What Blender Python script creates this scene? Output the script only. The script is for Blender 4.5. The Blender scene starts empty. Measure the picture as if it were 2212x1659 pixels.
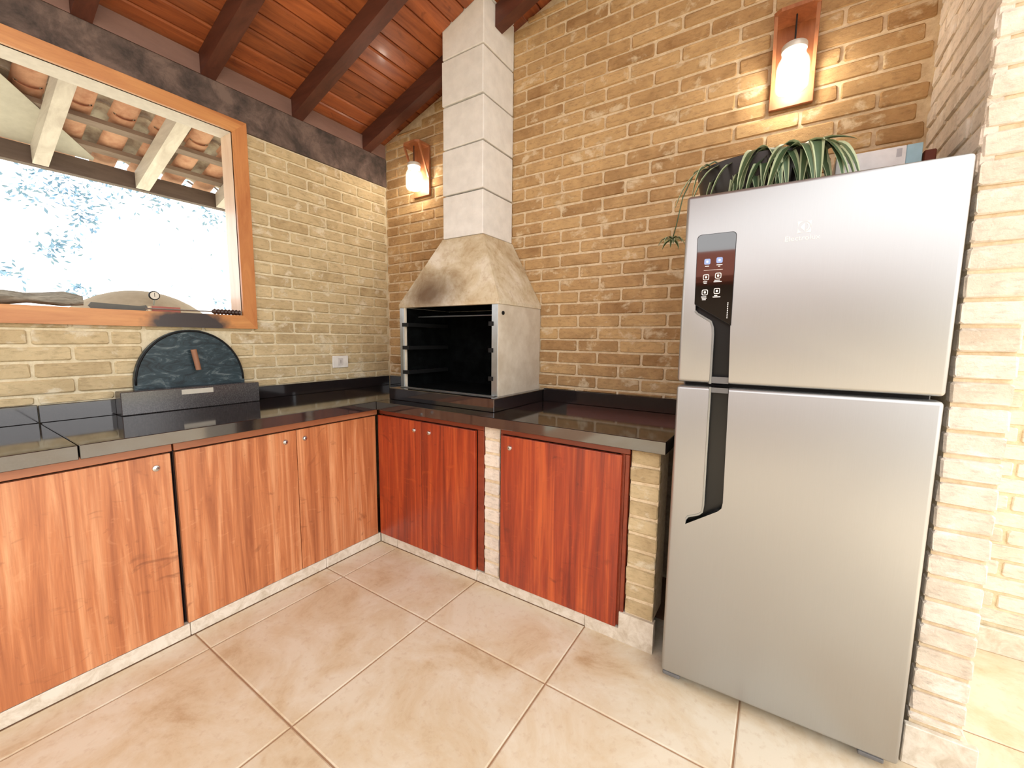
import bpy, bmesh, math, random
from mathutils import Vector, Matrix
random.seed(7)
S = bpy.context.scene
COL = S.collection
pi = math.pi

def srgb(r, g, b):
    f = lambda c: (c / 255 / 12.92) if c / 255 <= .04045 else ((c / 255 + .055) / 1.055) ** 2.4
    return (f(r), f(g), f(b), 1)

# ------------------------------------------------------------------ camera
CAM = Vector((1.9752, -1.5749, 1.2471)); YAW, PITCH, ROLL, FPX = -.5769, -.1100, .0114, 882.13
fw = Vector((math.sin(YAW) * math.cos(PITCH), math.cos(YAW) * math.cos(PITCH), math.sin(PITCH)))
rt = Vector((math.cos(YAW), -math.sin(YAW), 0)); up = rt.cross(fw)
r2 = rt * math.cos(ROLL) + up * math.sin(ROLL); u2 = up * math.cos(ROLL) - rt * math.sin(ROLL)
cd = bpy.data.cameras.new('camera'); cam = bpy.data.objects.new('camera', cd); COL.objects.link(cam)
M = Matrix.Identity(4)
for i in range(3):
    M[i][0], M[i][1], M[i][2], M[i][3] = r2[i], u2[i], -fw[i], CAM[i]
cam.matrix_world = M
cd.sensor_width = 36; cd.sensor_fit = 'HORIZONTAL'; cd.lens = FPX * 36 / 2212; cd.clip_start = .02
S.camera = cam

# ------------------------------------------------------------------ light and exposure
w = bpy.data.worlds.new('sky'); S.world = w; w.use_nodes = True
bg = w.node_tree.nodes['Background']; bg.inputs[0].default_value = (1, .985, .985, 1); bg.inputs[1].default_value = 1.85
sd = bpy.data.lights.new('sun', 'SUN'); sun = bpy.data.objects.new('sun', sd); COL.objects.link(sun)
sd.energy = 4.0; sd.angle = math.radians(3); sd.color = (1, .97, .93)
sun.rotation_euler = Vector((.13, .05, -1)).to_track_quat('-Z', 'Y').to_euler()      # high sun behind the roof: the room itself stays in shade
vs = S.view_settings; vs.view_transform = 'Standard'; vs.look = 'None'; vs.gamma = 1; vs.use_curve_mapping = False
vs.exposure = .75
S.cycles.max_bounces = 10; S.cycles.diffuse_bounces = 6; S.cycles.glossy_bounces = 4; S.cycles.transparent_max_bounces = 12
S.cycles.sample_clamp_indirect = 6

# ------------------------------------------------------------------ materials
MATS = {}
class NT:
    def __init__(s, name):
        s.m = bpy.data.materials.new(name); s.m.use_nodes = True; s.t = s.m.node_tree
        s.b = s.t.nodes['Principled BSDF']; MATS[name] = s.m
    def n(s, typ, **kw):
        o = s.t.nodes.new(typ)
        for k, v in kw.items(): setattr(o, k, v)
        return o
    def l(s, a, b): s.t.links.new(a, b)
    def coord(s, kind='Object', scale=(1, 1, 1)):
        if kind == 'World': src = s.n('ShaderNodeNewGeometry').outputs['Position']
        else: src = s.n('ShaderNodeTexCoord').outputs[kind]
        mp = s.n('ShaderNodeMapping'); mp.inputs['Scale'].default_value = scale; s.l(src, mp.inputs[0]); return mp.outputs[0]
    def noise(s, co, scale=5, detail=4, rough=.55, dist=0):
        o = s.n('ShaderNodeTexNoise'); s.l(co, o.inputs['Vector']); o.inputs['Scale'].default_value = scale
        o.inputs['Detail'].default_value = detail; o.inputs['Roughness'].default_value = rough; o.inputs['Distortion'].default_value = dist
        return o.outputs['Fac']
    def ramp(s, fac, stops):
        o = s.n('ShaderNodeValToRGB'); e = o.color_ramp.elements
        while len(e) < len(stops): e.new(.5)
        for i, (p, c) in enumerate(stops): e[i].position = p; e[i].color = c if len(c) == 4 else (*c, 1)
        s.l(fac, o.inputs[0]); return o.outputs[0]
    def mix(s, fac, a, b, mode='MIX'):
        o = s.n('ShaderNodeMix'); o.data_type = 'RGBA'; o.blend_type = mode
        for k, v in ((0, fac), (6, a), (7, b)):
            if hasattr(v, 'is_linked') or hasattr(v, 'links'): s.l(v, o.inputs[k])
            else: o.inputs[k].default_value = v
        return o.outputs[2]
    def bump(s, h, strength=.3, dist=.01):
        o = s.n('ShaderNodeBump'); o.inputs['Strength'].default_value = strength; o.inputs['Distance'].default_value = dist
        s.l(h, o.inputs['Height']); s.l(o.outputs[0], s.b.inputs['Normal'])
    def rnd(s): return s.n('ShaderNodeObjectInfo').outputs['Random']
    def set(s, **kw):
        for k, v in kw.items():
            i = s.b.inputs[k.replace('_', ' ')]
            if hasattr(v, 'links'): s.l(v, i)
            else: i.default_value = v
        return s.m

def plain(name, c, rough=.5, metal=0, spec=.5, **kw):
    t = NT(name); co = t.coord('Object', (1, 1, 1)); f = t.noise(co, 30, 3)
    c = tuple(c); d = tuple(x * .88 for x in c[:3]) + (1,)
    t.set(Base_Color=t.ramp(f, [(.3, d), (.7, c)]), Roughness=rough, Metallic=metal, Specular_IOR_Level=spec, **kw); return t.m

def brick_mat(name, lo, hi, pale, palecut=.62):
    t = NT(name); co = t.coord('World')
    base = t.ramp(t.rnd(), [(0, lo), (.45, tuple((a + b) / 2 for a, b in zip(lo, hi))), (1, hi)])
    f1 = t.noise(co, 9, 5, .6, .4)
    base = t.mix(t.ramp(f1, [(.35, (0, 0, 0)), (.75, (.6, .6, .6))]), base, tuple(x * 1.35 for x in hi[:3]) + (1,))
    f2 = t.noise(t.coord('World', (1, 1, 3)), 24, 6, .7)
    base = t.mix(t.ramp(f2, [(.3, (.55, .55, .55)), (.5, (0, 0, 0))]), base, tuple(x * .62 for x in lo[:3]) + (1,))
    f3 = t.noise(t.coord('World', (1.2, 1.2, 1.5)), 7, 5, .66, .3)
    base = t.mix(t.ramp(f3, [(palecut, (0, 0, 0)), (palecut + .1, (.75, .75, .75))]), base, pale)
    t.bump(t.noise(co, 70, 5, .7), .45, .008)
    t.set(Base_Color=base, Roughness=.9, Specular_IOR_Level=.2); return t.m

def wood(name, c1, c2, axis='Z', rough=.35, coat=0, stretch=9, sc=6, rndamt=.5, knots=True):
    t = NT(name); sca = {'X': (1, stretch, stretch), 'Y': (stretch, 1, stretch), 'Z': (stretch, stretch, 1)}[axis]
    off = t.n('ShaderNodeVectorMath', operation='ADD'); cmb = t.n('ShaderNodeCombineXYZ'); r = t.rnd()
    mul = t.n('ShaderNodeMath', operation='MULTIPLY'); t.l(r, mul.inputs[0]); mul.inputs[1].default_value = 37
    for i in range(3): t.l(mul.outputs[0], cmb.inputs[i])
    t.l(t.coord('Object', sca), off.inputs[0]); t.l(cmb.outputs[0], off.inputs[1])
    f = t.noise(off.outputs[0], sc * .35, 8, .68, .7)
    mid = tuple((a + b) / 2 for a, b in zip(c1, c2))
    base = t.ramp(f, [(.28, c1), (.5, mid), (.72, c2)])
    if knots:
        off2 = t.n('ShaderNodeVectorMath', operation='ADD'); t.l(t.coord('Object', tuple(1 if s == 1 else 1.8 for s in sca)), off2.inputs[0]); t.l(cmb.outputs[0], off2.inputs[1])
        k = t.noise(off2.outputs[0], 7, 4, .55, 1.6)
        base = t.mix(t.ramp(k, [(.27, (.5, .5, .5)), (.40, (0, 0, 0))]), base, tuple(x * .55 for x in c1[:3]) + (1,))
    rr = t.ramp(r, [(0, (.72, .72, .72)), (1, (1.2, 1.2, 1.2))])
    base = t.mix(rndamt, base, rr, 'MULTIPLY')
    t.bump(f, .06, .003)
    t.set(Base_Color=base, Roughness=rough, Coat_Weight=coat, Coat_Roughness=.12); return t.m

def veneer(name, c1, c2, c3):
    t = NT(name); r = t.rnd(); mul = t.n('ShaderNodeMath', operation='MULTIPLY'); t.l(r, mul.inputs[0]); mul.inputs[1].default_value = 37
    cmb = t.n('ShaderNodeCombineXYZ')
    for i in range(3): t.l(mul.outputs[0], cmb.inputs[i])
    def at(scale):
        o = t.n('ShaderNodeVectorMath', operation='ADD'); t.l(t.coord('Object', scale), o.inputs[0]); t.l(cmb.outputs[0], o.inputs[1]); return o.outputs[0]
    f1 = t.noise(at((11, 11, .55)), 2.0, 7, .62, .8)          # broad upright streaks
    f2 = t.noise(at((70, 70, 1.6)), 1.6, 4, .6, .2)          # fine grain
    f3 = t.noise(at((5, 5, 9)), 1.5, 4, .55, 2.2)            # cross figure
    base = t.ramp(f1, [(.32, c1), (.5, c2), (.68, c3)])
    base = t.mix(t.ramp(f2, [(.3, (.45, .45, .45)), (.6, (0, 0, 0))]), base, c1)
    base = t.mix(t.ramp(f3, [(.24, (.55, .55, .55)), (.38, (0, 0, 0))]), base, tuple(x * .62 for x in c1[:3]) + (1,))
    base = t.mix(t.ramp(f3, [(.62, (0, 0, 0)), (.76, (.35, .35, .35))]), base, c3)
    t.set(Base_Color=base, Roughness=.4, Coat_Weight=.6, Coat_Roughness=.28); return t.m
brick_back = brick_mat('brick_tan', srgb(156, 120, 80), srgb(196, 164, 118), srgb(226, 210, 178), .56)
brick_left = brick_mat('brick_pale', srgb(174, 152, 114), srgb(202, 184, 146), srgb(226, 218, 194), .56)  # skylight on the left wall put into this paler brick; end pier shares it
brick_white = brick_mat('brick_bleached', srgb(204, 190, 170), srgb(226, 215, 200), srgb(240, 234, 224), .55)  # bleached tone: light on wing and far walls put into colour; pier shares it
t = NT('mortar'); co = t.coord('World'); f = t.noise(co, 40, 5, .7)
t.bump(f, .5, .006); mortar = t.set(Base_Color=t.ramp(f, [(.3, srgb(204, 182, 146)), (.7, srgb(234, 218, 188))]), Roughness=.95, Specular_IOR_Level=.1)
t = NT('mortar_grey'); co = t.coord('World'); f = t.noise(co, 40, 5, .7)
t.bump(f, .5, .006); mortar_l = t.set(Base_Color=t.ramp(f, [(.3, srgb(206, 192, 158)), (.7, srgb(232, 222, 194))]), Roughness=.95, Specular_IOR_Level=.1)

t = NT('tile_stone'); co = t.coord('World'); r = t.rnd()
f = t.noise(co, 3.2, 7, .68, .5); g = t.noise(co, 34, 4, .6)
base = t.ramp(f, [(.3, srgb(186, 156, 118)), (.44, srgb(211, 192, 160)), (.6, srgb(222, 211, 188))])
base = t.mix(t.ramp(g, [(.25, (.35, .35, .35)), (.45, (0, 0, 0))]), base, srgb(178, 142, 106))
base = t.mix(.35, base, t.ramp(r, [(0, (.90, .88, .85)), (1, (1.06, 1.06, 1.05))]), 'MULTIPLY')
t.bump(g, .12, .004); tile_m = t.set(Base_Color=base, Roughness=.42, Specular_IOR_Level=.4)
grout = plain('grout', srgb(168, 132, 100), .9)
t = NT('plinth_stone'); co = t.coord('World'); f = t.noise(co, 18, 6, .7, .6)
plinth_m = t.set(Base_Color=t.ramp(f, [(.3, srgb(190, 176, 152)), (.6, srgb(226, 218, 202))]), Roughness=.5)

dark_in = plain('dark_cabinet_inside', srgb(44, 24, 18), .8)  # shade of the deep door gaps put into the carcass colour
door_w = veneer('door_veneer', srgb(152, 82, 44), srgb(198, 124, 76), srgb(228, 166, 118))
door_red = veneer('door_veneer_red', srgb(112, 30, 10), srgb(164, 58, 22), srgb(202, 92, 40))
rail_w = wood('cabinet_frame_wood', srgb(112, 42, 24), srgb(150, 68, 40), 'X', .35, .2, 6, 5, .2, False)
plank_w = wood('ceiling_plank_wood', srgb(112, 54, 30), srgb(184, 104, 58), 'Y', .42, .15, 10, 6, .75)
rafter_w = wood('rafter_wood', srgb(66, 36, 28), srgb(104, 60, 46), 'X', .5, 0, 8, 6, .2, False)
frame_w = wood('window_frame_wood', srgb(176, 108, 58), srgb(222, 162, 100), 'Y', .4, .15, 8, 5, .2, False)
frame_wz = wood('window_frame_wood_upright', srgb(170, 98, 50), srgb(218, 152, 92), 'Z', .4, .15, 8, 5, .2, False)
frame_sooty = wood('window_frame_wood_sooty', srgb(176, 108, 58), srgb(222, 162, 100), 'Y', .4, .15, 8, 5, .2, False)
_t = frame_sooty.node_tree; _b = _t.nodes['Principled BSDF']; _src = _b.inputs['Base Color'].links[0].from_socket       # smoke stain above the oven mouth
_g = _t.nodes.new('ShaderNodeNewGeometry'); _m = _t.nodes.new('ShaderNodeMapping'); _m.inputs['Scale'].default_value = (0, 1, 2.2); _t.links.new(_g.outputs['Position'], _m.inputs[0])
_d = _t.nodes.new('ShaderNodeVectorMath'); _d.operation = 'DISTANCE'; _t.links.new(_m.outputs[0], _d.inputs[0]); _d.inputs[1].default_value = (0, -.71, 1.30 * 2.2)
_n = _t.nodes.new('ShaderNodeTexNoise'); _n.inputs['Scale'].default_value = 22; _t.links.new(_g.outputs['Position'], _n.inputs['Vector'])
_a = _t.nodes.new('ShaderNodeMath'); _a.operation = 'MULTIPLY_ADD'; _t.links.new(_n.outputs['Fac'], _a.inputs[0]); _a.inputs[1].default_value = .08; _t.links.new(_d.outputs['Value'], _a.inputs[2])
_r = _t.nodes.new('ShaderNodeValToRGB'); _r.color_ramp.elements[0].position = .175; _r.color_ramp.elements[0].color = (.96, .96, .96, 1); _r.color_ramp.elements[1].position = .245; _r.color_ramp.elements[1].color = (0, 0, 0, 1); _t.links.new(_a.outputs[0], _r.inputs[0])
_x = _t.nodes.new('ShaderNodeMix'); _x.data_type = 'RGBA'; _t.links.new(_r.outputs[0], _x.inputs[0]); _t.links.new(_src, _x.inputs[6]); _x.inputs[7].default_value = srgb(46, 48, 54); _t.links.new(_x.outputs[2], _b.inputs['Base Color'])
jamb_w = wood('pale_jamb_wood', srgb(214, 184, 160), srgb(236, 216, 198), 'Z', .35, .3, 8, 5, .2, False)  # window glare on the jamb lightened into the wood colour
lamp_w = wood('lamp_wood', srgb(132, 76, 46), srgb(186, 122, 80), 'Z', .45, 0, 8, 6, .2, False)
ext_w = wood('weathered_rafter_wood', srgb(196, 188, 182), srgb(232, 228, 222), 'X', .7, 0, 8, 6, .2, False)  # light thrown up from the ground put into the tails' pale colour
fascia_w = wood('eave_beam_wood', srgb(82, 68, 64), srgb(112, 96, 90), 'Y', .7, 0, 8, 6, .2, False)
batten_w = wood('batten_wood', srgb(120, 102, 94), srgb(160, 144, 134), 'Y', .7, 0, 8, 6, .2, False)
t = NT('painted_beam'); co = t.coord('World', (1, 1, 1)); f = t.noise(co, 7, 6, .7, .3); g = t.noise(co, 60, 3, .6)
c = t.ramp(f, [(.38, srgb(62, 52, 48)), (.5, srgb(90, 75, 68)), (.62, srgb(116, 97, 88))])
t.bump(g, .25, .004); beam_m = t.set(Base_Color=c, Roughness=.75)
frieze_m = wood('frieze_paint', srgb(112, 84, 74), srgb(136, 105, 94), 'Y', .7, 0, 6, 5, .1, False)

t = NT('black_granite'); co = t.coord('World'); f = t.noise(co, 220, 2, .5)
granite = t.set(Base_Color=t.ramp(f, [(.4, srgb(24, 20, 21)), (.75, srgb(52, 46, 46))]), Roughness=.07, IOR=1.85, Specular_IOR_Level=.6)
t = NT('granite_honed'); co = t.coord('World'); f = t.noise(co, 220, 2, .5)
granite_m = t.set(Base_Color=t.ramp(f, [(.4, srgb(58, 55, 56)), (.75, srgb(88, 84, 84))]), Roughness=.2, IOR=1.8, Specular_IOR_Level=.6)

t = NT('chimney_block'); co = t.coord('World'); f = t.noise(co, 14, 5, .6); g = t.noise(co, 90, 4, .7)
t.bump(g, .25, .003); block_m = t.set(Base_Color=t.ramp(f, [(.3, srgb(224, 223, 219)), (.65, srgb(238, 237, 233))]), Roughness=.9, Specular_IOR_Level=.2)
# hood: scorched cement; stains sit above the opening and along the lower rim
t = NT('scorched_cement'); co = t.coord('World'); f = t.noise(co, 6, 6, .65, .5); g = t.noise(co, 26, 5, .7)
base = t.ramp(f, [(.3, srgb(180, 156, 120)), (.5, srgb(208, 194, 164)), (.7, srgb(228, 220, 202))])
base = t.mix(t.ramp(g, [(.3, (.5, .5, .5)), (.5, (0, 0, 0))]), base, srgb(172, 142, 104))
vd = t.n('ShaderNodeVectorMath', operation='DISTANCE'); t.l(t.coord('World', (1, 1, 1.7)), vd.inputs[0]); vd.inputs[1].default_value = (.27, .17, 1.49 * 1.7)
ad = t.n('ShaderNodeMath', operation='ADD'); t.l(vd.outputs['Value'], ad.inputs[0]); sb = t.n('ShaderNodeMath', operation='MULTIPLY'); t.l(f, sb.inputs[0]); sb.inputs[1].default_value = .16; t.l(sb.outputs[0], ad.inputs[1])
base = t.mix(t.ramp(ad.outputs[0], [(.13, (.85, .85, .85)), (.40, (0, 0, 0))]), base, srgb(92, 70, 54))
t.bump(g, .3, .004); hood_m = t.set(Base_Color=base, Roughness=.9, Specular_IOR_Level=.2)
t = NT('firebox_plaster'); co = t.coord('World'); f = t.noise(co, 10, 5, .6)
fire_m = t.set(Base_Color=t.ramp(f, [(.3, srgb(198, 186, 166)), (.7, srgb(222, 214, 198))]), Roughness=.85)
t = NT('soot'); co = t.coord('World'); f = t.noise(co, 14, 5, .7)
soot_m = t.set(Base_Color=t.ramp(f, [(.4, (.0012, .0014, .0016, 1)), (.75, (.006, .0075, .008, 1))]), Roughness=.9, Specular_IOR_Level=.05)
steel = plain('galvanised_steel', srgb(170, 176, 178), .32, .9)
chrome = plain('chrome', srgb(215, 215, 215), .15, 1)
blackiron = plain('black_iron', srgb(16, 17, 18), .6, 0, .3)
t = NT('oven_door_iron'); co = t.coord('Object', (1, 1.0, 2.5)); f = t.noise(co, 9, 6, .7, 1.5)
ovend = t.set(Base_Color=t.ramp(f, [(.35, srgb(26, 38, 44)), (.55, srgb(50, 68, 76)), (.68, srgb(112, 124, 126))]), Roughness=.45, Metallic=.2)
# fridge
t = NT('fridge_steel'); co = t.coord('Object', (60, 60, .6)); f = t.noise(co, 12, 2, .5)
fridge_m = t.set(Base_Color=t.ramp(f, [(.3, srgb(178, 180, 180)), (.7, srgb(180, 182, 182))]), Roughness=.38, Metallic=.9)
fridge_side = plain('fridge_side_grey', srgb(112, 112, 112), .45, .2)
dark_plastic = plain('dark_plastic', srgb(13, 17, 18), .3)
glass_black = plain('black_glass', srgb(14, 14, 15), .04, 0, 1.0, Coat_Weight=1.0, Coat_Roughness=.02)
white_ink = plain('white_print', srgb(240, 240, 240), .5)
blue_ink = plain('blue_print', srgb(150, 176, 232), .5)
rubber = plain('black_rubber', srgb(18, 18, 18), .7)
white_pl = plain('white_plastic', srgb(236, 233, 226), .4)
black_pl = plain('black_hole', srgb(20, 20, 20), .6)
# jars and bulbs
t = NT('jar_glass'); tr = t.n('ShaderNodeBsdfTransparent'); gl = t.n('ShaderNodeBsdfGlossy'); gl.inputs['Roughness'].default_value = .05
tl = t.n('ShaderNodeBsdfTranslucent'); tl.inputs[0].default_value = (1, .96, .9, 1)
lw = t.n('ShaderNodeLayerWeight'); lw.inputs[0].default_value = .35
m1 = t.n('ShaderNodeMixShader'); m1.inputs[0].default_value = .10; t.l(tr.outputs[0], m1.inputs[1]); t.l(tl.outputs[0], m1.inputs[2])
m2 = t.n('ShaderNodeMixShader'); t.l(lw.outputs['Fresnel'], m2.inputs[0]); t.l(m1.outputs[0], m2.inputs[1]); t.l(gl.outputs[0], m2.inputs[2])
t.l(m2.outputs[0], t.t.nodes['Material Output'].inputs[0]); jar_m = t.m
t = NT('bulb_glow'); bulb_m = t.set(Base_Color=(1, .9, .75, 1), Emission_Color=(1, .90, .75, 1), Emission_Strength=42)
lid_m = plain('lid_white_metal', srgb(226, 224, 216), .4, .2)
# terracotta etc
t = NT('terracotta'); co = t.coord('World'); f = t.noise(co, 12, 5, .65)
base = t.ramp(f, [(.3, srgb(190, 136, 112)), (.6, srgb(222, 178, 152))]); base = t.mix(.5, base, t.ramp(t.rnd(), [(0, (.8, .78, .76)), (1, (1.15, 1.15, 1.15))]), 'MULTIPLY')
terra = t.set(Base_Color=base, Roughness=.85)
t = NT('terracotta_mossy'); co = t.coord('World'); f = t.noise(co, 12, 5, .65)
terra_g = t.set(Base_Color=t.ramp(f, [(.3, srgb(138, 116, 104)), (.6, srgb(200, 192, 178))]), Roughness=.9)
flash_m = plain('pale_sheet_metal', srgb(200, 198, 190), .6, .1)
clay = plain('oven_clay', srgb(172, 160, 138), .95)
t = NT('driftwood'); co = t.coord('Object', (10, 2, 10)); f = t.noise(co, 7, 6, .7, 1)
log_m = t.set(Base_Color=t.ramp(f, [(.3, srgb(96, 92, 82)), (.6, srgb(160, 158, 146))]), Roughness=.9)
leaf_b = plain('tree_leaf', srgb(128, 164, 188), .6)
bark = plain('bark', srgb(90, 80, 72), .9)
leaf_g = plain('spider_leaf_green', srgb(74, 98, 66), .5)
leaf_c = plain('spider_leaf_cream', srgb(186, 198, 158), .5)
pot_m = plain('dark_pot', srgb(46, 42, 42), .35)
soil = plain('soil', srgb(46, 34, 26), .95)
box_w = plain('white_carton', srgb(238, 236, 236), .6)
box_b = plain('pale_blue_carton', srgb(168, 206, 222), .6)
box_p = plain('grey_print', srgb(190, 188, 192), .6)
brown_b = plain('brown_block', srgb(118, 52, 30), .6)
red_box = plain('matchbox_red', srgb(176, 110, 98), .6)
matchw = plain('match_wood', srgb(216, 196, 160), .7)
turned = plain('turned_dark_wood', srgb(62, 42, 36), .35)
wood_h = plain('handle_wood', srgb(158, 112, 84), .6)
blade = plain('dull_steel_blade', srgb(96, 96, 92), .5, .5)
tape_m = plain('paper_tape', srgb(206, 200, 184), .8)
plaster_w = plain('white_plaster', srgb(226, 222, 218), .85)  # white of the head lining: glare on the board put into its colour
ground_m = plain('garden_ground', srgb(176, 172, 150), .95)
dial_m = plain('dial_face', srgb(225, 222, 212), .5)

# ------------------------------------------------------------------ mesh helpers
class MB:
    def __init__(s): s.v = []; s.f = []; s.mi = []
    def add(s, vs, fs, mi=0):
        o = len(s.v); s.v += [tuple(p) for p in vs]
        for f in fs: s.f.append([o + i for i in f]); s.mi.append(mi)
        return s
    def box(s, a, b, mi=0):
        x0, y0, z0 = a; x1, y1, z1 = b
        v = [(x0, y0, z0), (x1, y0, z0), (x1, y1, z0), (x0, y1, z0), (x0, y0, z1), (x1, y0, z1), (x1, y1, z1), (x0, y1, z1)]
        return s.add(v, [(0, 3, 2, 1), (4, 5, 6, 7), (0, 1, 5, 4), (1, 2, 6, 5), (2, 3, 7, 6), (3, 0, 4, 7)], mi)
    def rbox(s, a, b, r=.004, seg=2, mi=0):
        bm = bmesh.new(); bmesh.ops.create_cube(bm, size=1)
        for v in bm.verts: v.co = Vector([(a[i] + b[i]) / 2 + v.co[i] * (b[i] - a[i]) for i in range(3)])
        bmesh.ops.bevel(bm, geom=bm.edges[:], offset=r, segments=seg, profile=.5, affect='EDGES')
        bm.verts.index_update(); s.add([v.co[:] for v in bm.verts], [[v.index for v in f.verts] for f in bm.faces], mi); bm.free(); return s
    def prism(s, poly, axis, a, b, mi=0):
        """poly: 2D points; axis: normal axis; the other two axes in xyz order"""
        def P(p, t):
            return {'x': (t, p[0], p[1]), 'y': (p[0], t, p[1]), 'z': (p[0], p[1], t)}[axis]
        n = len(poly); v = [P(p, a) for p in poly] + [P(p, b) for p in poly]
        fs = [list(range(n))[::-1], list(range(n, 2 * n))] + [(i, (i + 1) % n, n + (i + 1) % n, n + i) for i in range(n)]
        return s.add(v, fs, mi)
    def hexa(s, v8, mi=0):
        return s.add(v8, [(0, 3, 2, 1), (4, 5, 6, 7), (0, 1, 5, 4), (1, 2, 6, 5), (2, 3, 7, 6), (3, 0, 4, 7)], mi)
    def lathe(s, prof, c, seg=24, axis='z', sx=1, sy=1, mi=0, cap=True):
        """prof: (radius, t) along axis from centre c"""
        def P(r, t, k):
            a = 2 * pi * k / seg; p, q = r * math.cos(a) * sx, r * math.sin(a) * sy
            return {'z': (c[0] + p, c[1] + q, c[2] + t), 'x': (c[0] + t, c[1] + p, c[2] + q), 'y': (c[0] + p, c[1] + t, c[2] + q)}[axis]
        n = len(prof); v = [P(r, t, k) for r, t in prof for k in range(seg)]
        fs = [(i * seg + k, i * seg + (k + 1) % seg, (i + 1) * seg + (k + 1) % seg, (i + 1) * seg + k) for i in range(n - 1) for k in range(seg)]
        if cap: fs += [list(range(seg))[::-1], [(n - 1) * seg + k for k in range(seg)]]
        return s.add(v, fs, mi)
    def tube(s, pts, rad, seg=8, mi=0):
        pts = [Vector(p) for p in pts]; n = len(pts); rr = rad if isinstance(rad, (list, tuple)) else [rad] * n
        v = []; prev = None
        for i, p in enumerate(pts):
            d = (pts[min(i + 1, n - 1)] - pts[max(i - 1, 0)]).normalized()
            a = prev if prev else (Vector((0, 0, 1)) if abs(d.z) < .9 else Vector((1, 0, 0)))
            e1 = (a - d * a.dot(d)).normalized(); e2 = d.cross(e1); prev = e1
            v += [p + (e1 * math.cos(2 * pi * k / seg) + e2 * math.sin(2 * pi * k / seg)) * rr[i] for k in range(seg)]
        fs = [(i * seg + k, i * seg + (k + 1) % seg, (i + 1) * seg + (k + 1) % seg, (i + 1) * seg + k) for i in range(n - 1) for k in range(seg)]
        fs += [list(range(seg))[::-1], [(n - 1) * seg + k for k in range(seg)]]
        return s.add(v, fs, mi)
    def mesh(s, name, mats, smooth=False):
        me = bpy.data.meshes.new(name); me.from_pydata(s.v, [], s.f)
        for m in (mats if isinstance(mats, (list, tuple)) else [mats]): me.materials.append(m)
        me.polygons.foreach_set('material_index', s.mi); bm = bmesh.new(); bm.from_mesh(me); bmesh.ops.recalc_face_normals(bm, faces=bm.faces[:]); bm.to_mesh(me); bm.free()
        if smooth:
            me.polygons.foreach_set('use_smooth', [True] * len(me.polygons))
            if smooth is not True: me.set_sharp_from_angle(angle=math.radians(smooth))
        me.update(); return me
    def obj(s, name, mats, parent=None, smooth=False, label=None, cat=None, group=None, kind=None):
        return link(name, s.mesh(name, mats, smooth), parent, label, cat, group, kind)

def link(name, me, parent=None, label=None, cat=None, group=None, kind=None):
    o = bpy.data.objects.new(name, me); COL.objects.link(o)
    if parent: o.parent = parent
    tag(o, label, cat, group, kind); return o
def tag(o, label=None, cat=None, group=None, kind=None):
    for k, v in (('label', label), ('category', cat), ('group', group), ('kind', kind)):
        if v: o[k] = v
    return o
def thing(name, loc=(0, 0, 0), rz=0, label=None, cat=None, group=None, kind=None):
    o = link(name, None, None, label, cat, group, kind); o.location = loc; o.rotation_euler = (0, 0, rz); o.empty_display_size = .05
    return o
def struct(name, mb, mat): return mb.obj(name, mat, kind='structure')

# ------------------------------------------------------------------ setting: dimensions
XL, YB = -.575, .583          # brick faces of the left and the back wall
XW0, XW1 = 2.37, 2.492        # wing wall
ZS = .325                     # roof pitch
roofz = lambda x, z0=2.672: z0 + ZS * (x - XL)
MD = .007                     # joint depth

# ---- brick making
brick_cache = {}
def brick_mesh(wd, ht, var, mat):
    key = (round(wd, 3), round(ht, 3), var, mat.name)
    if key in brick_cache: return brick_cache[key]
    rg = random.Random(repr(key)); b = MB(); a, c = wd / 2, ht / 2; k = min(.0055, a * .4, c * .4); ins = .0032; D = .03
    octo = lambda A, Cc, K: [(-A + K, -Cc), (A - K, -Cc), (A, -Cc + K), (A, Cc - K), (A - K, Cc), (-A + K, Cc), (-A, Cc - K), (-A, -Cc + K)]
    j = lambda m: rg.uniform(-m, m)
    back = [(x, D, z) for x, z in octo(a, c, k)]
    mid = [(x + j(.0015), .0045 + j(.001), z + j(.0015)) for x, z in octo(a, c, k)]
    fr = [(x + j(.002), j(.0012), z + j(.002)) for x, z in octo(a - ins, c - ins, k)]
    n = 8; fs = [tuple(range(16, 24))[::-1]]
    for lo in (0, 8): fs += [(lo + i, lo + (i + 1) % n, lo + 8 + (i + 1) % n, lo + 8 + i) for i in range(n)]
    b.add(back + mid + fr, fs); me = b.mesh('brick', mat); brick_cache[key] = me; return me

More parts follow.
